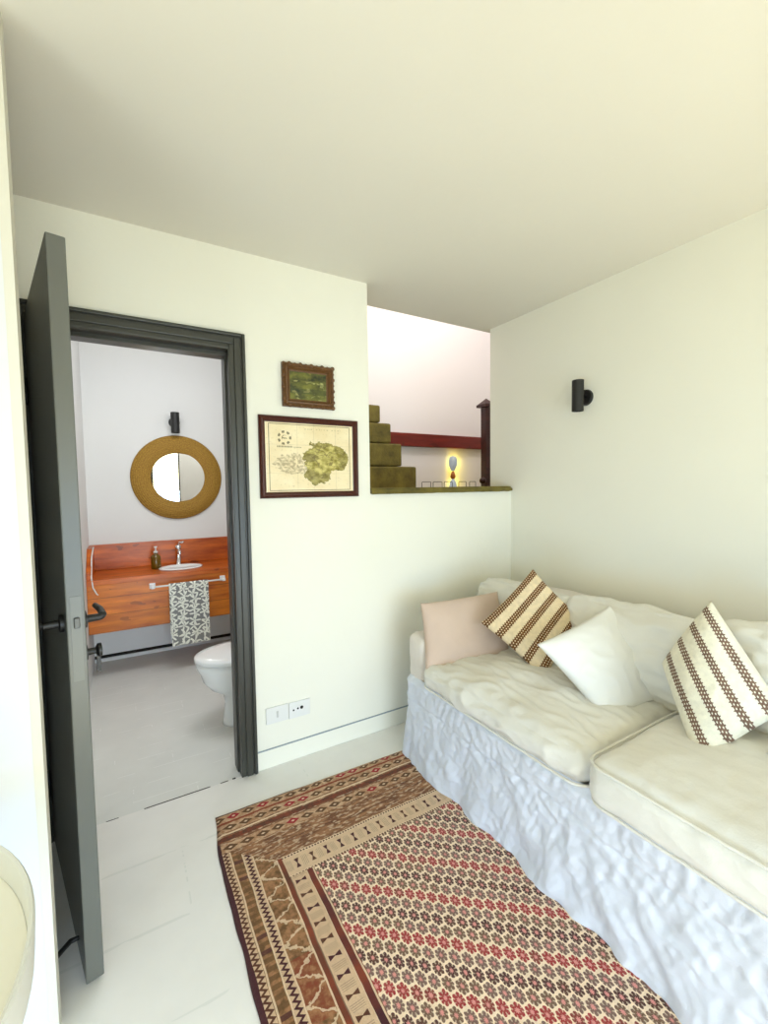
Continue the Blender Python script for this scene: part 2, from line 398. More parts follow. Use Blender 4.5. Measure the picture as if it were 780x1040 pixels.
# skirt: runs round the left end, along the front and round the right end
def skirt():
    path = []
    def seg(a, b, step=.006):
        n = max(1, int((Vector(b)-Vector(a)).length/step)); return [Vector(a).lerp(Vector(b), i/n) for i in range(n)]
    rr = .05
    path += seg((2.18, Y1, 0), (XF+rr, Y1, 0))
    path += [Vector((XF+rr-rr*math.sin(t), Y1-rr+rr*math.cos(t), 0)) for t in [i/14*PI/2 for i in range(14)]]
    path += seg((XF, Y1-rr, 0), (XF, Y0+rr, 0))
    path += [Vector((XF+rr-rr*math.cos(t), Y0+rr-rr*math.sin(t), 0)) for t in [i/14*PI/2 for i in range(14)]]
    path += seg((XF+rr, Y0, 0), (2.18, Y0, 0))
    bm = bmesh.new(); NZ = 70; cols = []; s = 0
    for i, p in enumerate(path):
        a = path[max(i-1, 0)]; b = path[min(i+1, len(path)-1)]; t = (b-a).normalized(); nrm = Vector((t.y, -t.x, 0))
        # outward is away from the sofa centre
        if nrm.dot(p-Vector((1.75, .8, 0))) < 0: nrm = -nrm
        if i: s += (p-path[i-1]).length
        col = []
        for k in range(NZ+1):
            f = k/NZ; z = .425*(1-f)+.006*f
            drop = max(0, f-.30)/.70
            warp = .10*noise.noise(Vector((s*2.1, f*2, 3)))
            fold = noise.noise(Vector(((s+warp+.10*f)*6.5, f*.7, 1)))*.030*drop**.8+noise.noise(Vector((s*9, f*5, 31)))*.010*(.3+f)+noise.noise(Vector(((s+warp-.06*f)*17, f*1.3, 8)))*.011*(.25+.75*drop)
            ga = (1-abs(noise.noise(Vector(((s+.15*f)*34, f*3.5, 2))))*2)*.0045*(1-.4*f)
            diag = (1-abs(noise.noise(Vector(((s*6-f*3.2)*2.2, (s*1.2+f*3)*1.5, 6))))*2.4)*.0040*(.4+.6*math.sin(min(1, f*1.3)*PI))
            fine = (1-abs(noise.noise(Vector(((s*20+f*7), f*11-s*7, 12))))*2.2)*.003
            flare = .004+.035*drop**1.3
            seam = -.006*math.exp(-((f-.30-.05*noise.noise(Vector((s*3, 0, 4))))/.018)**2)
            d = flare+fold+ga+diag+fine+seam
            tuck = -.022*max(0, 1-f/.07)
            zz = z+(.008*noise.noise(Vector((s*11, 4, 4)))*drop)
            q = p+nrm*(d+tuck)+Vector((0, 0, max(.004, zz)))
            col.append(bm.verts.new(q))
        cols.append(col)
    for a, b in zip(cols, cols[1:]):
        for k in range(NZ): bm.faces.new((a[k], b[k], b[k+1], a[k+1]))
    return bm
sk = obj('skirt', skirt(), M['slip'], sofa, smooth=True)
so = sk.modifiers.new('thick', 'SOLIDIFY'); so.thickness = .003
# seat cushions
def piping(par, x0, x1, y0, y1, z, r=.0045, rc=.06, seed=0):
    pts = []
    for (cx, cy, a0) in ((x1-rc, y1-rc, 0), (x0+rc, y1-rc, PI/2), (x0+rc, y0+rc, PI), (x1-rc, y0+rc, 1.5*PI)):
        for k in range(7):
            a = a0+k/6*PI/2; pts.append((cx+rc*math.cos(a), cy+rc*math.sin(a), z))
    # densify and wobble
    out = []
    for i, p in enumerate(pts):
        q = pts[(i+1) % len(pts)]; n = max(1, int((Vector(q)-Vector(p)).length/.03))
        for k in range(n):
            w_ = Vector(p).lerp(Vector(q), k/n); w_.z += .004*fn(w_, 6, seed); out.append(w_)
    bm = bmesh.new(); tube(bm, out, r, 6, closed=True); return obj('piping', bm, M['seat'], par, smooth=True)
c1 = obj('seat_cushion', cushion(1.56, 1.262, .472, .74, .885, .12, .055, .042, .0085, 21, nx=90), M['seat'], sofa, smooth=True)
piping(c1, 1.192, 1.925, .822, 1.702, .428, seed=3)
c2 = obj('seat_cushion', cushion(1.545, .365, .487, .76, .885, .15, .05, .035, .0035, 33, nx=70), M['seat'], sofa, smooth=True)
piping(c2, 1.163, 1.925, -.078, .808, .545, seed=6); piping(c2, 1.168, 1.925, -.075, .806, .428, seed=9)
# back cushions leaning on the backrest
for i, (yc, wy, zt) in enumerate(((1.64, .60, .825), (1.06, .62, .845), (.42, .64, .875))):
    rot = Matrix.Rotation(math.radians(-74), 3, 'Y')
    hh = zt-.50
    bm = cushion(1.83+.01*i, yc, .50+hh/2, hh/math.sin(math.radians(74)), wy, .15, .05, .06, .013, 40+i*7, rot=rot, nx=50)
    obj('back_cushion', bm, M['seat'], sofa, smooth=True)

# ------------------------------------------------------------------ throw pillows
def pillow(name, corners, T, mat, label, pinch=.07, wr=.003, seed=0, n=60, group=None, fringe=False, bias=.5):
    TL, TR, BR, BL = [Vector(c) for c in corners]
    nrm = ((TR-TL).cross(BL-TL)+(BR-TR).cross(BL-BR)*-1).normalized()
    nrm = (BR-TL).cross(BL-TR).normalized()
    if nrm.dot(Vector((0, 0, EYE))-TL) < 0: nrm = -nrm
    def pos(s, t):
        s2 = s*(1-pinch*(1-t*t)); t2 = t*(1-pinch*(1-s*s)); a, b = (s2+1)/2, (t2+1)/2
        return TL.lerp(TR, a).lerp(BL.lerp(BR, a), b)
    bm = bmesh.new(); uvl = bm.loops.layers.uv.new('UVMap'); F = [[None]*(n+1) for _ in range(n+1)]; B = [[None]*(n+1) for _ in range(n+1)]
    uv = {}
    for i in range(n+1):
        for j in range(n+1):
            s, t = 2*i/n-1, 2*j/n-1; p = pos(s, t)
            e = ((1-s*s)*(1-t*t))
            h = T*(e**.42 if e > 0 else 0)
            r1 = fn(p, 8, seed)*wr*2+(1-abs(fn(p, 15, seed+3))*3)*wr*.8
            edge_w = (1-e)**3
            r1 = r1*(.4+.6*min(1, e*3)); 
            f = bm.verts.new(p+nrm*(h*2*bias+r1*(1 if e > 0 else 0))); F[i][j] = f; uv[f] = (i/n, j/n)
            if e <= 1e-9: B[i][j] = f
            else:
                b = bm.verts.new(p-nrm*(h*2*(1-bias))); B[i][j] = b; uv[b] = (i/n, j/n)
    for i in range(n):
        for j in range(n):
            for Gd, rev in ((F, 0), (B, 1)):
                q = [Gd[i][j], Gd[i+1][j], Gd[i+1][j+1], Gd[i][j+1]]
                if rev: q = q[::-1]
                try: fc = bm.faces.new(q)
                except ValueError: continue
                for l in fc.loops: l[uvl].uv = uv[l.vert]
    o = obj(name, bm, mat, smooth=True)
    tag(o, label, 'pillow', group)
    return o
def woven(name, nst, cream, brown, vert=False, width=.5, off=0., kx=46., rw=8.):
    g = G(name); n = g.new('ShaderNodeUVMap'); u, v, _ = g.xyz(E(g, n.outputs[0]))
    a, b = (v, u) if vert else (u, v)
    k = (a*float(nst)+off); f = (k.fract()-.5).abs()
    st = f < width/2
    rr = ((k*10.).round()); ck = ((b*kx+rr*.5).fract()-.5).abs(); dots = (ck < .16)*(((k*10.).fract()-.5).abs() > .16)
    R_w = (k*rw).floor(); du = (b*kx+R_w*.5).fract()-.5; dw = (k*rw).fract()-.5
    dots = (du*du+dw*dw*1.1) < .06
    edge_f = (f > width/2-.06)*((b*kx).fract() > .5)
    pat = (st*(1-dots)*(1-edge_f)).min(1.)
    cn = g.noise(g.coords(), 60, 4.)
    c = g.mix(pat, g.mix(cn.ramp(.3, .7), lin(tuple(q*.93 for q in cream)), lin(cream)), g.mix(cn.ramp(.35, .65), lin(brown), lin(tuple(min(255, q*1.18) for q in brown))))
    g.bump(pat*.6+g.noise(g.vec(u*260., v*260.), 1., 2.)*.5, .5, .003)
    return g.out(c, .95)
M['stripeA'] = woven('brown_striped_weave', 4.6, (236, 216, 178), (100, 64, 30), width=.50, off=.25, kx=30., rw=6.)
M['stripeB'] = woven('taupe_striped_weave', 4.2, (236, 230, 208), (108, 84, 68), width=.42, off=.80, kx=28.)
pillow('throw_pillow', [(1.268, 1.80, .79), (1.74, 1.74, .80), (1.642, 1.545, .505), (1.199, 1.665, .462)], .055, M['blush'],
       'plain blush pink linen pillow leaning on the left armrest', .035, .0025, 2)
# edge order so that u runs across the stripes (TL=L, TR=B.. see stripes)
pillow('throw_pillow', [(1.462, 1.57, .717), (1.565, 1.28, .520), (1.83, 1.28, .747), (1.742, 1.50, .961)], .045, M['stripeA'],
       'cream pillow with brown woven stripes, tilted beside the blush pillow', .05, .003, 12)
pillow('throw_pillow', [(1.80, 1.13, .853), (1.865, .885, .540), (1.505, .945, .500), (1.400, 1.183, .742)], .055, M['pillow_white'],
       'plain white pillow tipped on its corner, in the middle of the sofa', .05, .003, 22)
P5 = [(1.659, 0.84, 0.725), (1.73, 0.72, 0.973), (1.683, 0.5, 0.692), (1.479, 0.64, 0.519)]
pillow('throw_pillow', P5, .085, M['stripeB'],
       'cream pillow with speckled taupe stripes, rightmost one standing on its corner', .01, .003, 32)
pillow('throw_pillow', [(1.86, .50, .66), (1.86, .12, .67), (1.56, .16, .60), (1.56, .50, .60)], .03, M['pillow_white'],
       'white pillow lying flat behind the taupe striped pillow at the right edge', .05, .004, 42)

# ------------------------------------------------------------------ RUG
def rug_mat():
    g = G('woven_rug'); x, y, z = g.xyz(g.coords())
    nz = g.noise(g.coords(), 9, 3.); w1 = (nz-.5)*.010
    wy = (g.noise(g.vec(x*1., y*1., 7.), 5, 2.)-.5)*.012
    x = x+w1; y = y+wy
    cream = lin((236, 208, 172)); tan = lin((170, 120, 78)); brown = lin((88, 46, 22)); olive = lin((104, 74, 34))
    maroon = lin((64, 8, 18)); red = lin((160, 18, 34)); grey = lin((116, 86, 78)); rust = lin((140, 58, 26)); pink = lin((226, 150, 140))
    fine = g.noise(g.coords(), 330, 2.); mid = g.noise(g.coords(), 60, 3.)
    # --- field
    X = (x-.542)/.029; i = X.round(); Y = (1.277-y)/.0465-i*(.024/.0465); j = Y.round()
    dx = (X-i)*.029; dy = (Y-j)*.0465
    q = ((dx/.0158).pow(2.)+(dy/.0205).pow(2.)).sqrt()+(mid-.5)*.45
    th = g.math('ARCTAN2', dy, dx); q = q+((th*8.).cos())*.09
    r = j.mod(4.); rnd = g.rand(g.vec(i, j, 1.)); rn2 = g.rand(g.vec((i/3.).floor(), j, 5.))
    c_even = g.mix(r.band(1.5, 2.5), maroon, red)
    c_even = g.mix((rnd > .75)*.5, c_even, brown)
    c_odd = g.mix(rn2 > .6, grey, g.mix(.5, grey, olive))
    fcream = lin((252, 228, 196))
    fl = g.mix(r.mod(2.).band(.5, 1.5), c_even, c_odd)
    fl = g.mix((q > .66)*((th*8.).cos() > .55)*.5, fl, fcream); fl = g.mix(fine.ramp(.45, .7)*.25, fl, cream)
    field = g.mix(q < .98, fcream, fl)
    field = g.mix(q < .30, field, pink)
    # --- side borders (function of x)
    def stripe(base, cnd, col): return g.mix(cnd, base, col)
    v = y*1.
    bz = g.mix(mid.ramp(.35, .65), tan, olive)
    # wide triangle band
    t1 = ((v*11.+(mid-.5)*.5).fract()-.5).abs(); tri = ((x-.36)/.075-t1*2.).abs() < .10
    c_side = g.mix(tri*.75, g.mix(g.rand(g.vec((v*11.).floor(), 2., 2.)) > .72, bz, g.mix(mid.ramp(.3, .7), bz, rust)), cream)
    c_side = g.mix((x < .36), c_side, bz)
    # zigzags
    zz = ((v*55.).fract()-.5).abs()*2.
    for a, b, cc in ((.262, .286, brown), (.330, .354, maroon)):
        zm = (((x-a)/(b-a)-zz*.6-.2).abs() < .24)*x.band(a, b)
        c_side = g.mix(x.band(a, b), c_side, g.mix(.4, cream, tan)); c_side = g.mix(zm, c_side, cc)
    # dashes
    dm = ((v*38.).fract() < .55)*x.band(.294, .324)
    c_side = g.mix(dm*.8, c_side, g.mix(g.rand(g.vec((v*38.).floor(), 1., 1.)) > .75, olive, maroon))
    for a in (.259, .290, .327, .357, .431, .5085, .5335):
        c_side = g.mix(((x-a).abs() < .0026)*.85, c_side, cream)
    # rust line then bowtie band then maroon line
    c_side = g.mix(x.band(.434, .449), c_side, g.mix(g.noise(g.vec(0., v), 10, 2.).ramp(.35, .65), brown, rust))
    def bow(p, qv, base):
        """p across -1..1, qv along"""
        k = (qv/.058); kk = (k.fract()-.5).abs()*2.; pa = p.abs()
        bt = (kk < pa*.42+.04)*(pa < .62)
        bc = g.mix(g.rand(g.vec(k.floor(), 9., 4.)) > .55, maroon, brown)
        comb = ((k*10.).fract() < .35)*(kk > .62)*(pa < .7)
        c_ = g.mix(comb*.5, base, grey)
        return g.mix(bt, c_, bc)
    bband = bow((x-.479)/.03, v, g.mix(.35, cream, tan))
    bband = g.mix(((x-.4505).abs() < .0018)*.8, bband, brown)
    c_side = g.mix(x.band(.449, .5085), c_side, bband)
    c_side = g.mix(x.band(.511, .531), c_side, g.mix(g.noise(g.vec(0., v), 9, 2.).ramp(.35, .7), maroon, rust))
    c_side = g.mix(x < .262-.002, c_side, maroon)
    # --- top end (function of y)
    ny = g.noise(g.vec(x*10., y*55.), 1.2, 4., .7)
    c_top = g.mix(ny.ramp(.35, .65), tan, brown)
    c_top = g.mix(g.noise(g.vec(x*22., y*60.), 1.6, 2.).ramp(.52, .62)*.6, c_top, cream)
    for yc, off in ((1.862, 0.), (1.805, .4), (1.700, .7)):
        k = (x/.062+off); dd = (k.fract()-.5).abs()*2.*.9+((y-yc)/.019).abs()
        row = ((y-yc).abs() < .022)
        rc = g.mix(g.rand(g.vec(k.floor(), yc, 1.)) > .82, g.mix(.5, olive, brown), red)
        cd_ = g.mix(dd < .85, g.mix(mid.ramp(.3, .7), g.mix(.4, cream, tan), tan), rc); cd_ = g.mix(dd < .25, cd_, cream)
        c_top = g.mix(row, c_top, cd_)
    c_top = g.mix((y-1.748).abs() < .012, c_top, g.mix(mid.ramp(.3, .6), rust, brown))
    c_top = g.mix((y-1.835).abs() < .005, c_top, rust); c_top = g.mix((y-1.772).abs() < .004, c_top, cream)
    c_top = g.mix(y > 1.885, c_top, brown)
    tb = bow((y-1.496)/.033, x, g.mix(.25, cream, tan))
    for yc in (1.541, 1.449):
        dot = ((x*85.).fract() < .6); tb = g.mix((y-yc).abs() < .006, tb, cream); tb = g.mix(((y-yc).abs() < .0035)*dot, tb, brown)
    # corner: border columns only below y=1.70, the inner bands stop at the top band
    c_top2 = g.mix((y < 1.548)*(x > .449), c_top, tb)
    side_mask = (x < .538)*(y < 1.68)*(1-(y > 1.449)*(x > .449))
    side_mask = side_mask*(1-(x > .434)*(y > 1.545))
    side_mask = side_mask*(1-(y > 1.545)*(((x-.262) > (1.70-y)*1.1)))
    c = g.mix(y > 1.446, field, c_top2)
    c = g.mix(side_mask, c, c_side)
    c = g.mix((x < .264)*(y < 1.735), c, maroon)
    c = g.mix(mid.ramp(.45, .8)*.18, c, brown); c = g.mix(fine.ramp(.3, .7)*.16, c, brown)
    g.bump(fine, .6, .003)
    g.b.inputs['Sheen Weight'].default_value = .1
    return g.out(c, .95)
def rug():
    bm = bmesh.new(); nx, ny = 90, 150; V = []
    for i in range(nx+1):
        col = []
        for j in range(ny+1):
            a, b = i/nx, j/ny; yy = 1.897-2.6*b
            x0 = .247+.006*noise.noise(Vector((yy*9, 0, 0)))+(.028*max(0, (yy-1.65)/.25) if yy > 1.65 else 0)
            x = x0+(1.95-x0)*a; y = yy-.018*(x-.25)+.004*noise.noise(Vector((x*8, 3, 0)))*(1 if j == 0 else 0)
            z = .009+.0015*noise.noise(Vector((x*5, y*5, 0)))
            if i in (0, nx) or j in (0, ny): z = .003
            col.append(bm.verts.new((x, y, z)))
        V.append(col)
    for i in range(nx):
        for j in range(ny): bm.faces.new((V[i][j], V[i][j+1], V[i+1][j+1], V[i+1][j]))
    return bm
ro = obj('rug', rug(), rug_mat(), smooth=True)
so = ro.modifiers.new('thick', 'SOLIDIFY'); so.thickness = .0025; so.offset = -1
tag(ro, 'red and cream hand woven rug with bordered rows of small flowers on the floor', 'rug')

# ------------------------------------------------------------------ WALL LAMPS
def sconce(base, out, rad, z0, z1, proj, label):
    """base point on the wall, out = unit vector off the wall"""
    o = thing('wall_sconce', base, label, 'wall lamp'); b = Vector(base); ov = Vector(out)
    bpy.context.view_layer.update()
    u, v = frame_of(ov)
    bm = bmesh.new(); tube(bm, [b, b+ov*.018], [.045, .042], 28); obj('wall_rose', bm, M['dark'], o, bevel=.002)
    bm = bmesh.new(); tube(bm, [b+ov*.015, b+ov*(proj-.02)], .010, 12); obj('bracket', bm, M['dark'], o, smooth=True)
    c = b+ov*proj; bm = bmesh.new()
    prof = [(0, z0+.03), (rad-.004, z0+.03), (rad-.004, z0), (rad, z0), (rad, z1), (rad-.004, z1), (rad-.004, z1-.03), (0, z1-.03)]
    lathe(bm, prof, (c.x, c.y, 0), n=32); obj('lamp_shade', bm, M['dark'], o, bevel=.001)
    return o
sconce((XR, 1.565, 1.862), (-1, 0, 0), .031, 1.782, 1.950, .074, 'black cylinder wall lamp mounted on the right wall above the sofa')
sconce((.395, 4.18, 1.955), (0, -1, 0), .034, 1.86, 2.03, .075, 'black cylinder wall lamp above the round mirror in the bathroom')

# ------------------------------------------------------------------ PICTURES
def picture_frame(name, x0, x1, z0, z1, wd, dp, mat, art, label, cat, ornate=False, tilt=(0, 0)):
    o = thing(name, ((x0+x1)/2, YB, z0), label, cat); bpy.context.view_layer.update()
    bm = bmesh.new(); prof = [(0, .0), (0, dp*.7), (wd*.18, dp), (wd*.42, dp*.72), (wd*.62, dp*.8), (wd*.85, dp*.45), (wd, dp*.4), (wd, 0)]
    rings = []
    for k, (cx, cz, sx, sz) in enumerate(((x0, z0, 1, 1), (x1, z0, -1, 1), (x1, z1, -1, -1), (x0, z1, 1, -1))):
        rings.append([bm.verts.new((cx+sx*a, YB-.001-d, cz+sz*a)) for a, d in prof])
    for k in range(4):
        a, b = rings[k], rings[(k+1) % 4]
        for q in range(len(prof)): bm.faces.new((a[q], a[(q+1) % len(prof)], b[(q+1) % len(prof)], b[q]))
    obj('frame', bm, mat, o)
    if ornate:
        bm = bmesh.new()
        def knob(cx, cz, r):
            mt = Matrix.Translation((cx, YB-dp*.75, cz)) @ Matrix.Diagonal((r, r*.8, r, 1)); bmesh.ops.create_icosphere(bm, subdivisions=2, radius=1, matrix=mt)
        nx = 9; nz = 7
        for i in range(nx+1):
            for z in (z0+.006, z1-.006): knob(x0+.006+(x1-x0-.012)*i/nx, z, .0085+.003*(i % 2))
        for i in range(1, nz):
            for x in (x0+.006, x1-.006): knob(x, z0+.006+(z1-z0-.012)*i/nz, .0085+.003*(i % 2))
        obj('carved_edge', bm, mat, o, smooth=True)
    a = obj('picture', BX((x0+wd-.003, x1-wd+.003, YB-dp*.38, YB-.002, z0+wd-.003, z1-wd+.003)), art, o)
    return o
# small dark landscape
g = G('landscape_painting'); x, y, z = g.xyz(g.coords())
n1 = g.noise(g.vec(x*14., z*20.), 1., 5., .65); n2 = g.noise(g.vec(x*30., z*46., 3.), 1., 4.)
c = g.mix(n1.ramp(.36, .64), lin((34, 40, 14)), lin((112, 112, 40)))
c = g.mix(n2.ramp(.56, .70)*((z-1.87).abs() < .05), c, lin((176, 176, 110)))
c = g.mix((n2.ramp(.6, .75))*(x < .83), c, lin((150, 128, 60)))
c = g.mix(((z-1.86).abs() < .012)*.4, c, lin((28, 46, 26)))
M['paint'] = g.out(c, .35)
M['gilt'] = plain('carved_gilt_wood', (112, 74, 34), .45, .55, 60, .5, 90, .003)
picture_frame('framed_painting', .680, .947, 1.780, 1.990, .038, .030, M['gilt'], M['paint'],
              'small dark green landscape painting in a carved brown frame, above the map', 'picture', True)
# map
MX0, MX1, MZ0, MZ1 = .564, 1.080, 1.337, 1.727
g = G('old_map_print'); x, y, z = g.xyz(g.coords())
u = (x-MX0)/(MX1-MX0); v = (z-MZ0)/(MZ1-MZ0)
u0, v0 = u, v
dn = (g.noise(g.vec(u*1., v*1.), 9, 5., .6)-.5); dm = (g.noise(g.vec(u*1., v*1., 4.), 26, 3.)-.5)
paper = g.mix(g.noise(g.vec(u, v), 4, 4.).ramp(.3, .7), lin((226, 206, 160)), lin((238, 224, 186)))
def blob(cx, cy, rx, ry, k=.9): return ((((u-cx)/rx).pow(2.)+((v-cy)/ry).pow(2.)).sqrt()+dn*k+dm*.4) < 1.
green = g.mix(g.noise(g.vec(u, v), 16, 3.).ramp(.35, .65), lin((128, 116, 26)), lin((206, 192, 112)))
c = g.mix(g.noise(g.vec(u, v, 2.), 40, 3.).ramp(.60, .72)*.35, paper, lin((150, 130, 92)))
c = g.mix(blob(.335, .42, .21, .13)*g.noise(g.vec(u, v), 30, 3.).ramp(.38, .6)*.65, c, lin((136, 118, 84)))
shape = blob(.62, .50, .21, .20, 1.3).max(blob(.57, .28, .13, .12, 1.2)).max(blob(.78, .50, .12, .15, 1.2))
c = g.mix(shape, c, green)
c = g.mix(shape*(1-g.math('MULTIPLY', 1., blob(.62, .48, .19, .18, 1.0)))*.45, c, lin((96, 84, 20)))
c = g.mix(shape*(((g.noise(g.vec(u, v, 8.), 7, 2.)-.5).abs()) < .012)*.7, c, lin((100, 84, 30)))
c = g.mix(blob(.50, .50, .07, .05, 2.)*.5, c, lin((92, 78, 26)))
# crest: a ring of small marks with a figure in it and a title bar of marks below
cu, cv = (u-.235)*1.32, v-.745
rr = (cu*cu+cv*cv).sqrt(); th = g.math('ARCTAN2', cv, cu)
ring = (((rr-.075).abs() < .014)*((th*7.).cos() > -.1))+((rr < .035)*(dm > .03))
c = g.mix(ring.min(1.)*.85, c, lin((86, 78, 44)))
txt = ((v-.635).abs() < .011)*((u-.235).abs() < .075)*((u*70.).fract() > .3)
txt = txt+((v-.63).abs() < .007)*((u-.36).abs() < .04)*((u*90.).fract() > .45)
ttl = ((v-.865).abs() < .006)*((u-.62).abs() < .20)*(g.noise(g.vec(u*60., 1.), 1., 1.) > .52)
c = g.mix((txt+ttl*.6).min(1.)*.7, c, lin((96, 84, 50)))
# neat lines and faint graticule
ln = (((u-.085).abs() < .0035).max((u-.915).abs() < .0035))*v.band(.085, .915)
ln = ln.max((((v-.085).abs() < .0045).max((v-.915).abs() < .0045))*u.band(.085, .915))
c = g.mix(ln*.8, c, lin((86, 78, 52)))
gr = (((u-.36).abs() < .0015).max((u-.53).abs() < .0015).max((u-.76).abs() < .0015).max((v-.66).abs() < .0015).max((v-.3).abs() < .0015))
c = g.mix(gr*.35, c, lin((120, 106, 78)))
c = g.mix(((u < .06).max(u > .94).max(v < .06).max(v > .94))*.7, c, lin((240, 230, 200)))
M['map'] = g.out(c, .4)
M['mahog'] = plain('carved_mahogany', (78, 28, 14), .38, .5, 70, .5, 120, .002)
picture_frame('framed_map', MX0-.004, MX1+.004, MZ0-.004, MZ1+.004, .030, .022, M['mahog'], M['map'],
              'old map of a green tinted region in a dark reddish wood frame', 'picture')

# ------------------------------------------------------------------ SOCKET PLATES
o = thing('switch_plate', (.61, YB, .26), 'square ivory light switch plate low on the wall, next to the door frame', 'switch'); bpy.context.view_layer.update()
obj('plate', BX((.556, .668, YB-.009, YB, .219, .301)), M['plastic'], o, bevel=.002)
obj('rocker', BX((.608, .618, YB-.0125, YB-.008, .245, .277)), plain('rocker_grey', (200, 200, 196), .4), o, bevel=.001)
o = thing('wall_socket', (.73, YB, .26), 'ivory wall socket plate with round pin holes beside the switch', 'socket'); bpy.context.view_layer.update()
obj('plate', BX((.672, .784, YB-.009, YB, .216, .298)), M['plastic'], o, bevel=.002)
for x, z, r in ((.695, .258, .0045), (.718, .262, .005), (.738, .263, .0085)):
    bm = bmesh.new(); lathe(bm, [(0, 0), (r, 0), (r, .002), (0, .002)], (x, YB-.0105, z), 'y', 14); obj('pin_hole', bm, M['gap'], o)

# ------------------------------------------------------------------ ROUND TRAY TABLE (left edge)
tb_ = thing('round_table', (-.63, .69, 0), 'round white table with a shallow raised rim at the left edge', 'table'); bpy.context.view_layer.update()
RT = .449
TC = (-.590, .779)
bm = bmesh.new()
lathe(bm, [(0, .650), (RT*.95, .650), (RT-.012, .662), (RT-.012, .682), (0, .682)], (TC[0], TC[1], 0), n=96)
obj('table_top', bm, plain('cream_lacquer', (242, 240, 228), .4), tb_)
bm = bmesh.new(); lathe(bm, [(RT-.0115, .660), (RT-.004, .660), (RT, .727), (RT-.003, .732), (RT-.008, .729), (RT-.0115, .683), (RT-.0115, .660)], (TC[0], TC[1], 0), n=96)
obj('rim', bm, plain('grey_white_rim', (212, 212, 204), .4), tb_)
bm = bmesh.new(); lathe(bm, [(0, .0), (.24, 0), (.24, .015), (.05, .04), (.035, .1), (.03, .6), (.06, .664), (0, .664)], (TC[0], TC[1], 0), n=40)
obj('pedestal', bm, M['white'], tb_, smooth=True)

# ------------------------------------------------------------------ BATHROOM : vanity
CZ = .748; VY = 3.69; VX0, VX1 = -.253, .978
van = thing('vanity', (.36, 3.93, .36), 'orange timber wall hung vanity counter under the round mirror', 'vanity'); bpy.context.view_layer.update()
# top with a hole for the basin is approximated by slabs around the basin
SX, SY, SRX, SRY = .375, 3.90, .145, .11
def top_mesh():
    bm = bmesh.new(); N = 40; hole = [(SX+SRX*math.cos(2*PI*k/N), SY+SRY*math.sin(2*PI*k/N)) for k in range(N)]
    def outer(k):
        a = 2*PI*k/N; c, s = math.cos(a), math.sin(a); t = 1e9
        if c > 1e-9: t = min(t, (VX1-SX)/c)
        if c < -1e-9: t = min(t, (VX0-SX)/c)
        if s > 1e-9: t = min(t, (4.178-SY)/s)
        if s < -1e-9: t = min(t, (VY-SY)/s)
        return (SX+t*c, SY+t*s)
    O = [outer(k) for k in range(N)]
    # snap nearest outer points to the corners
    for cx, cy in ((VX0, VY), (VX1, VY), (VX1, 4.178), (VX0, 4.178)):
        k = min(range(N), key=lambda i: (O[i][0]-cx)**2+(O[i][1]-cy)**2); O[k] = (cx, cy)
    L = []
    for z in (CZ-.035, CZ):
        L.append(([bm.verts.new((*p, z)) for p in hole], [bm.verts.new((*p, z)) for p in O]))
    for k in range(N):
        j = (k+1) % N
        for h_, o_ in L: bm.faces.new((h_[k], h_[j], o_[j], o_[k]))
        bm.faces.new((L[0][0][k], L[1][0][k], L[1][0][j], L[0][0][j])); bm.faces.new((L[0][1][k], L[0][1][j], L[1][1][j], L[1][1][k]))
    return bm
obj('counter_top', top_mesh(), M['vanity2'], van)
obj('front_panel', BX((VX0, VX1, VY+.006, VY+.03, .362, CZ-.036)), M['vanity'], van, bevel=.002)
obj('backsplash', BX((VX0, VX1, 4.155, 4.179, CZ+.001, .952)), M['vanity2'], van, bevel=.002)
bm = bmesh.new()
pr = [(VY+.02, CZ+.001), (4.154, CZ+.001), (4.154, .952), (VY+.22, .952), (VY+.02, CZ+.05)]
a = [bm.verts.new((VX0, p, q)) for p, q in pr]; b = [bm.verts.new((VX0+.03, p, q)) for p, q in pr]
bm.faces.new(a); bm.faces.new(b[::-1])
for i in range(5): bm.faces.new((a[i], a[(i+1) % 5], b[(i+1) % 5], b[i]))
obj('side_splash', bm, M['vanity2'], van)
obj('underside', BX((VX0, VX1, VY+.03, 4.178, .362, .38)), M['vanity2'], van)
# basin
bm = bmesh.new(); lathe(bm, [(SRX+.016, CZ+.001), (SRX+.018, CZ+.008), (SRX+.010, CZ+.013), (SRX-.006, CZ+.008), (SRX-.02, CZ-.05), (SRX-.07, CZ-.11), (.02, CZ-.12), (0, CZ-.12)], (SX, SY, 0), n=48, sy=SRY/SRX)
bs = obj('wash_basin', bm, M['ceramic'], smooth=True); tag(bs, 'white oval wash basin set into the orange timber counter', 'basin')
so = bs.modifiers.new('thick', 'SOLIDIFY'); so.thickness = .004; so.offset = -1
# tap
tp = thing('basin_tap', (.375, 4.05, CZ), 'chrome basin tap with a lever behind the wash basin', 'tap'); bpy.context.view_layer.update()
bm = bmesh.new(); lathe(bm, [(0, CZ), (.027, CZ), (.027, CZ+.008), (.019, CZ+.014), (.018, CZ+.13), (.023, CZ+.138), (.023, CZ+.165), (0, CZ+.172)], (.375, 4.06, 0), n=24); obj('body', bm, M['chrome'], tp, smooth=True)
bm = bmesh.new(); tube(bm, [(.375, 4.05, CZ+.115), (.375, 4.01, CZ+.13), (.375, 3.965, CZ+.125), (.375, 3.945, CZ+.105)], [.015, .014, .013, .012]); obj('spout', bm, M['chrome'], tp, smooth=True)
bm = bmesh.new(); tube(bm, [(.375, 4.06, CZ+.172), (.385, 4.04, CZ+.19), (.41, 4.0, CZ+.200)], [.011, .010, .007]); obj('lever', bm, M['chrome'], tp, smooth=True)
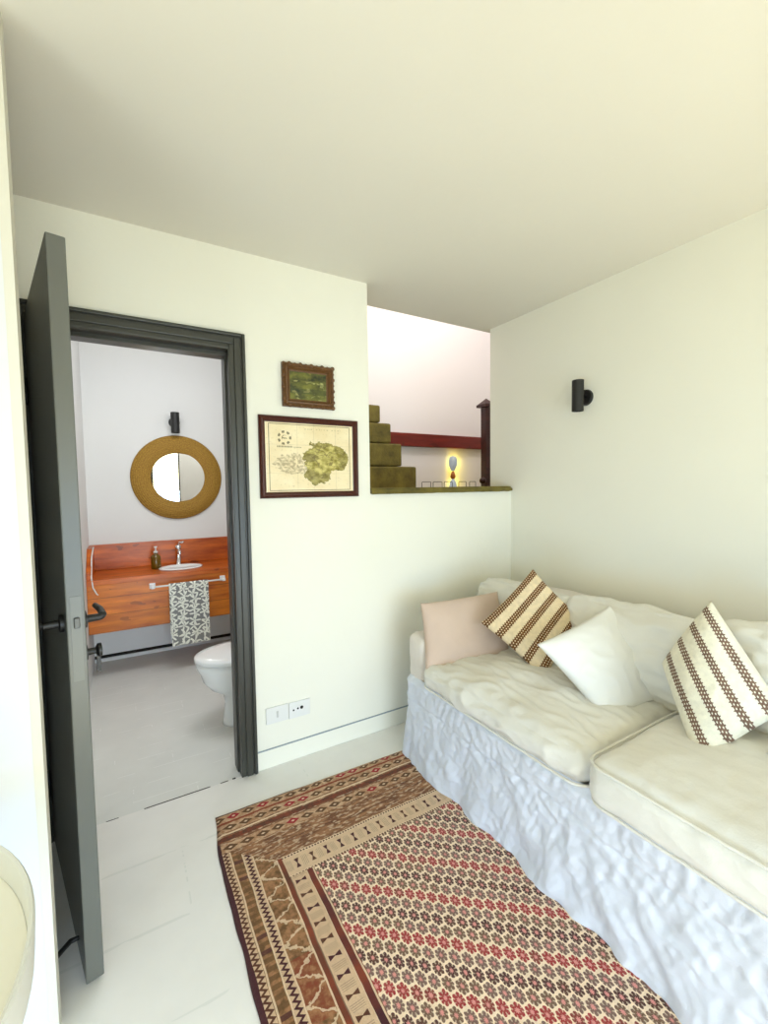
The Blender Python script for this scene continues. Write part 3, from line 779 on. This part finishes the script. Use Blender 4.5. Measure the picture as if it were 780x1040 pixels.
# soap dispenser
g = G('amber_glass'); M['amber'] = g.out(lin((120, 92, 20)), .12, Transmission_Weight=.35)
sp = thing('soap_dispenser', (.20, 3.97, CZ), 'amber glass soap bottle with a white pump, left of the basin', 'soap dispenser'); bpy.context.view_layer.update()
bm = bmesh.new(); lathe(bm, [(0, 0), (.034, 0), (.036, .006), (.036, .095), (.030, .108), (.014, .118), (.014, .128), (0, .128)], (.20, 3.97, CZ+.001), n=28); obj('bottle', bm, M['amber'], sp, smooth=True)
bm = bmesh.new(); lathe(bm, [(0, .128), (.016, .128), (.016, .142), (.005, .144), (.005, .17), (.012, .171), (.012, .18), (0, .181)], (.20, 3.97, CZ+.001), n=20)
tube(bm, [(.20, 3.97, CZ+.177), (.20, 3.94, CZ+.178), (.20, 3.92, CZ+.172)], .005, 8); obj('pump', bm, M['plastic'], sp, smooth=True)
# towel rail
tr_ = thing('towel_rail', (.40, VY, .69), 'white towel rail with square end mounts on the vanity front', 'towel rail'); bpy.context.view_layer.update()
bm = bmesh.new(); tube(bm, [(.155, VY-.058, .667), (.655, VY-.058, .667)], .0065, 12); obj('rail', bm, M['white'], tr_, smooth=True)
for x in (.155, .655): obj('end_mount', BX((x-.02, x+.02, VY-.008, VY+.006, .647, .687), (x-.012, x+.012, VY-.070, VY-.008, .655, .679)), M['white'], tr_, bevel=.003)
# towel with leaf print
g = G('leaf_print_towel'); x, y, z = g.xyz(g.coords())
def leaves(sc, off):
    a, b = x/sc+off, z/sc+off*1.7; ca, cb = a.floor(), b.floor()
    r1 = g.rand(g.vec(ca, cb, off)); r2 = g.rand(g.vec(ca, cb, off+3.)); r3 = g.rand(g.vec(ca, cb, off+6.))
    du = a.fract()-.5-(r1-.5)*.3; dw = b.fract()-.5-(r2-.5)*.3
    rr = (du*du+dw*dw).sqrt(); th = g.math('ARCTAN2', dw, du)
    return rr < ((th*2.5+r3*6.3).cos().abs().pow(2.6))*.55
m = leaves(.078, 0.).max(leaves(.085, 2.35))
M['towel'] = g.out(g.mix(m, lin((132, 132, 130)), lin((236, 236, 224))), .95)
def towel():
    bm = bmesh.new(); nx, nz = 40, 60; V = []
    x0, x1 = .262, .538; yr, zr = VY-.058, .667
    prof = []
    for k in range(31): prof.append((yr+.011+.004, .28+(zr-.28)*k/30))          # back drop
    for k in range(9):
        a = k/8*PI; prof.append((yr+.012*math.cos(a), zr+.012*math.sin(a)))
    for k in range(1, 51): prof.append((yr-.012-.004*k/50, zr-(zr-.205)*k/50))
    for i in range(nx+1):
        x = x0+(x1-x0)*i/nx; col = []
        for j, (yy, zz) in enumerate(prof):
            f = max(0, (j-40)/50); col.append(bm.verts.new((x+.006*f*math.sin(x*30), yy-.007*f*math.sin(x*48+1)-.003*f, zz)))
        V.append(col)
    for a, b in zip(V, V[1:]):
        for k in range(len(prof)-1): bm.faces.new((a[k], a[k+1], b[k+1], b[k]))
    return bm
tw = obj('hand_towel', towel(), M['towel'], smooth=True); tag(tw, 'grey hand towel with white leaf print hanging from the towel rail', 'towel')
so = tw.modifiers.new('thick', 'SOLIDIFY'); so.thickness = .003; so.offset = 0
# hanging white cord
bm = bmesh.new(); tube(bm, [(-.215, 3.98, .953), (-.215, 3.93, .957), (-.222, 3.83, .90), (-.222, 3.70, .77), (-.214, 3.682, .70), (-.195, 3.68, .655), (-.185, 3.678, .645)], .0045, 8)
tag(obj('power_cord', bm, M['plastic'], smooth=True), 'thin white cord draped over the left end of the vanity', 'cord')
# round mirror
MC = (.405, 1.488)
mr = thing('round_mirror', (MC[0], 4.18, MC[1]-.35), 'round mirror with a wide golden woven rim on the bathroom wall', 'mirror'); bpy.context.view_layer.update()
g = G('golden_rattan'); x, y, z = g.xyz(g.coords())
dx, dz = x-MC[0], z-MC[1]; rr = (dx*dx+dz*dz).sqrt(); th = g.math('ARCTAN2', dz, dx)
wv = (rr*420.).sin()*.5+.5; fb = g.noise(g.vec(th*26., rr*60.), 1.3, 3.)
c = g.mix(fb.ramp(.3, .7), lin((134, 96, 22)), lin((182, 140, 48)))
c = g.mix(wv*.25, c, lin((108, 78, 20))); g.bump(wv+fb, .6, .003); M['rattan'] = g.out(c, .7)
bm = bmesh.new(); lathe(bm, [(.352, 0), (.357, -.010), (.350, -.022), (.28, -.030), (.222, -.026), (.206, -.020), (.204, -.006), (.352, 0)], (MC[0], 4.179, MC[1]), 'y', 72)
bmesh.ops.delete(bm, geom=[f for f in bm.faces if len(f.verts) > 4], context='FACES')
obj('woven_rim', bm, M['rattan'], mr, smooth=True)
g = G('mirror_silver'); M['mirror'] = g.out(lin((240, 240, 240)), .015, Metallic=1.)
bm = bmesh.new(); lathe(bm, [(0, 0), (.212, 0), (.212, -.005), (0, -.005)], (0, 0, 0), 'y', 72)
bmesh.ops.transform(bm, matrix=Matrix.Translation((MC[0], 4.166, MC[1])) @ Matrix.Rotation(math.radians(-2.6), 4, 'Z'), verts=bm.verts); obj('mirror_glass', bm, M['mirror'], mr)
# toilet, facing left
tl = thing('toilet', (.62, 2.665, 0), 'white ceramic toilet half hidden behind the right door frame', 'toilet'); bpy.context.view_layer.update()
def loft(rings):
    bm = bmesh.new(); R = []
    N = 40
    for cx, cy, z, rx, ry, e in rings:
        ring = []
        for k in range(N):
            a = 2*PI*k/N; c, s = math.cos(a), math.sin(a)
            rxx = rx*(1.0 if c < 0 else e)     # longer nose to the left
            ring.append(bm.verts.new((cx+rxx*c, cy+ry*s, z)))
        R.append(ring)
    for a, b in zip(R, R[1:]):
        for k in range(N): bm.faces.new((a[k], a[(k+1) % N], b[(k+1) % N], b[k]))
    bm.faces.new(R[0][::-1]); bm.faces.new(R[-1]); return bm
TY = 2.665
obj('bowl', loft([(.62, TY, 0, .175, .11, 1.2), (.62, TY, .02, .170, .105, 1.2), (.62, TY, .12, .155, .095, 1.2), (.62, TY, .18, .165, .10, 1.2), (.615, TY, .22, .225, .135, .95), (.612, TY, .27, .262, .162, .85),
                  (.61, TY, .32, .275, .170, .8), (.605, TY, .365, .292, .183, .8), (.605, TY, .392, .292, .185, .8)]), M['ceramic'], tl, smooth=True)
obj('seat_lid', loft([(.605, TY, .394, .292, .186, .8), (.605, TY, .400, .300, .192, .8), (.605, TY, .416, .302, .193, .8), (.605, TY, .424, .295, .187, .8), (.605, TY, .428, .25, .15, .8)]), M['ceramic'], tl, smooth=True)
obj('cistern', BX((.80, .975, TY-.19, TY+.19, .40, .78)), M['ceramic'], tl, bevel=.02)
obj('cistern_lid', BX((.795, .978, TY-.197, TY+.197, .781, .81)), M['ceramic'], tl, bevel=.008)

# ------------------------------------------------------------------ STAIRWELL beyond the opening
st = thing('staircase', (1.8, 3.5, 1.31), 'olive stone staircase climbing to the left beyond the wall opening', 'stairs'); bpy.context.view_layer.update()
for x1, zb, zt in ((2.330, 1.312, 1.563), (2.172, 1.566, 1.765), (2.061, 1.768, 1.940), (1.954, 1.943, 2.092), (1.722, 2.095, 2.24)):
    bm = BX((1.45, x1, 3.35, 3.715, zb, zt)); obj('step', bm, M['stone'], st, bevel=.014)
tag(obj('timber_beam', BX((1.95, 3.66, 3.672, 3.718, 1.783, 1.915)), M['beam'], bevel=.006), 'dark red timber beam fixed across the white stairwell wall', 'beam')
# newel post at right
ps = thing('newel_post', (3.15, 3.3, 1.31), 'dark timber post with a flared cap at the right of the opening', 'post'); bpy.context.view_layer.update()
obj('shaft', BX((3.115, 3.19, 3.27, 3.345, 1.312, 2.16)), M['post'], ps, bevel=.004)
bm = bmesh.new(); box(bm, 3.085, 3.22, 3.24, 3.375, 2.16, 2.185)
v = [bm.verts.new(p) for p in ((3.09, 3.245, 2.186), (3.215, 3.245, 2.186), (3.215, 3.37, 2.186), (3.09, 3.37, 2.186), (3.152, 3.307, 2.25))]
for a, b in ((0, 1), (1, 2), (2, 3), (3, 0)): bm.faces.new((v[a], v[b], v[4]))
bm.faces.new(v[:4][::-1]); obj('cap', bm, M['post'], ps)
bm = bmesh.new(); bmesh.ops.create_icosphere(bm, subdivisions=3, radius=.034, matrix=Matrix.Translation((3.09, 3.29, 1.43))); obj('knob', bm, M['post'], ps, smooth=True)
# small glass lamp against the wall
lp = thing('glass_lamp', (3.01, 3.655, 1.311), 'small glowing glass lamp with two blue grey globes below the red beam', 'lamp'); bpy.context.view_layer.update()
g = G('frosted_blue_glass'); M['globe'] = g.out(lin((150, 160, 168)), .35, Emission_Color=(.50, .58, .62, 1), Emission_Strength=.35)
LX, LY = 3.010, 3.655
bm = bmesh.new(); lathe(bm, [(0, 1.312), (.04, 1.314), (.046, 1.36), (.036, 1.42), (.016, 1.455), (0, 1.46)], (LX, LY, 0), n=24); obj('lower_globe', bm, M['globe'], lp, smooth=True)
bm = bmesh.new(); lathe(bm, [(0, 1.455), (.016, 1.456), (.028, 1.475), (.024, 1.50), (.012, 1.535), (0, 1.54)], (LX, LY, 0), n=20); obj('neck', bm, plain('orange_wood', (170, 96, 34), .5), lp, smooth=True)
bm = bmesh.new(); lathe(bm, [(0, 1.54), (.022, 1.545), (.044, 1.60), (.046, 1.65), (.036, 1.685), (0, 1.70)], (LX, LY, 0), n=24); obj('upper_globe', bm, M['globe'], lp, smooth=True)
for z, e in ((1.62, 1.5), (1.40, .8)):
    pl = bpy.data.lights.new('lamp_bulb', 'POINT'); pl.energy = e; pl.color = (1, .80, .06); pl.shadow_soft_size = .03
    po = bpy.data.objects.new('lamp_bulb', pl); C.objects.link(po); po.location = (LX+.05, LY+.03, z)
# five low wire hoops standing on the ledge
hoops = ((1.633, 1.704), (1.722, 1.795), (1.812, 1.880), (1.935, 2.000), (2.030, 2.085))
names = ('leftmost', 'second from left', 'middle', 'second from right', 'rightmost')
for (a, b), nm in zip(hoops, names):
    bm = bmesh.new(); z = LEDGE+.030; tube(bm, [(a, 2.29, z), (a, 2.29, z+.030), (a+.004, 2.29, z+.034), (b-.004, 2.29, z+.034), (b, 2.29, z+.030), (b, 2.29, z)], .0022, 6)
    tag(obj('wire_hoop', bm, M['dark']), 'low black wire hoop on the stone ledge, %s of the five' % nm, 'wire hoop', 'wire hoops on the stone ledge')
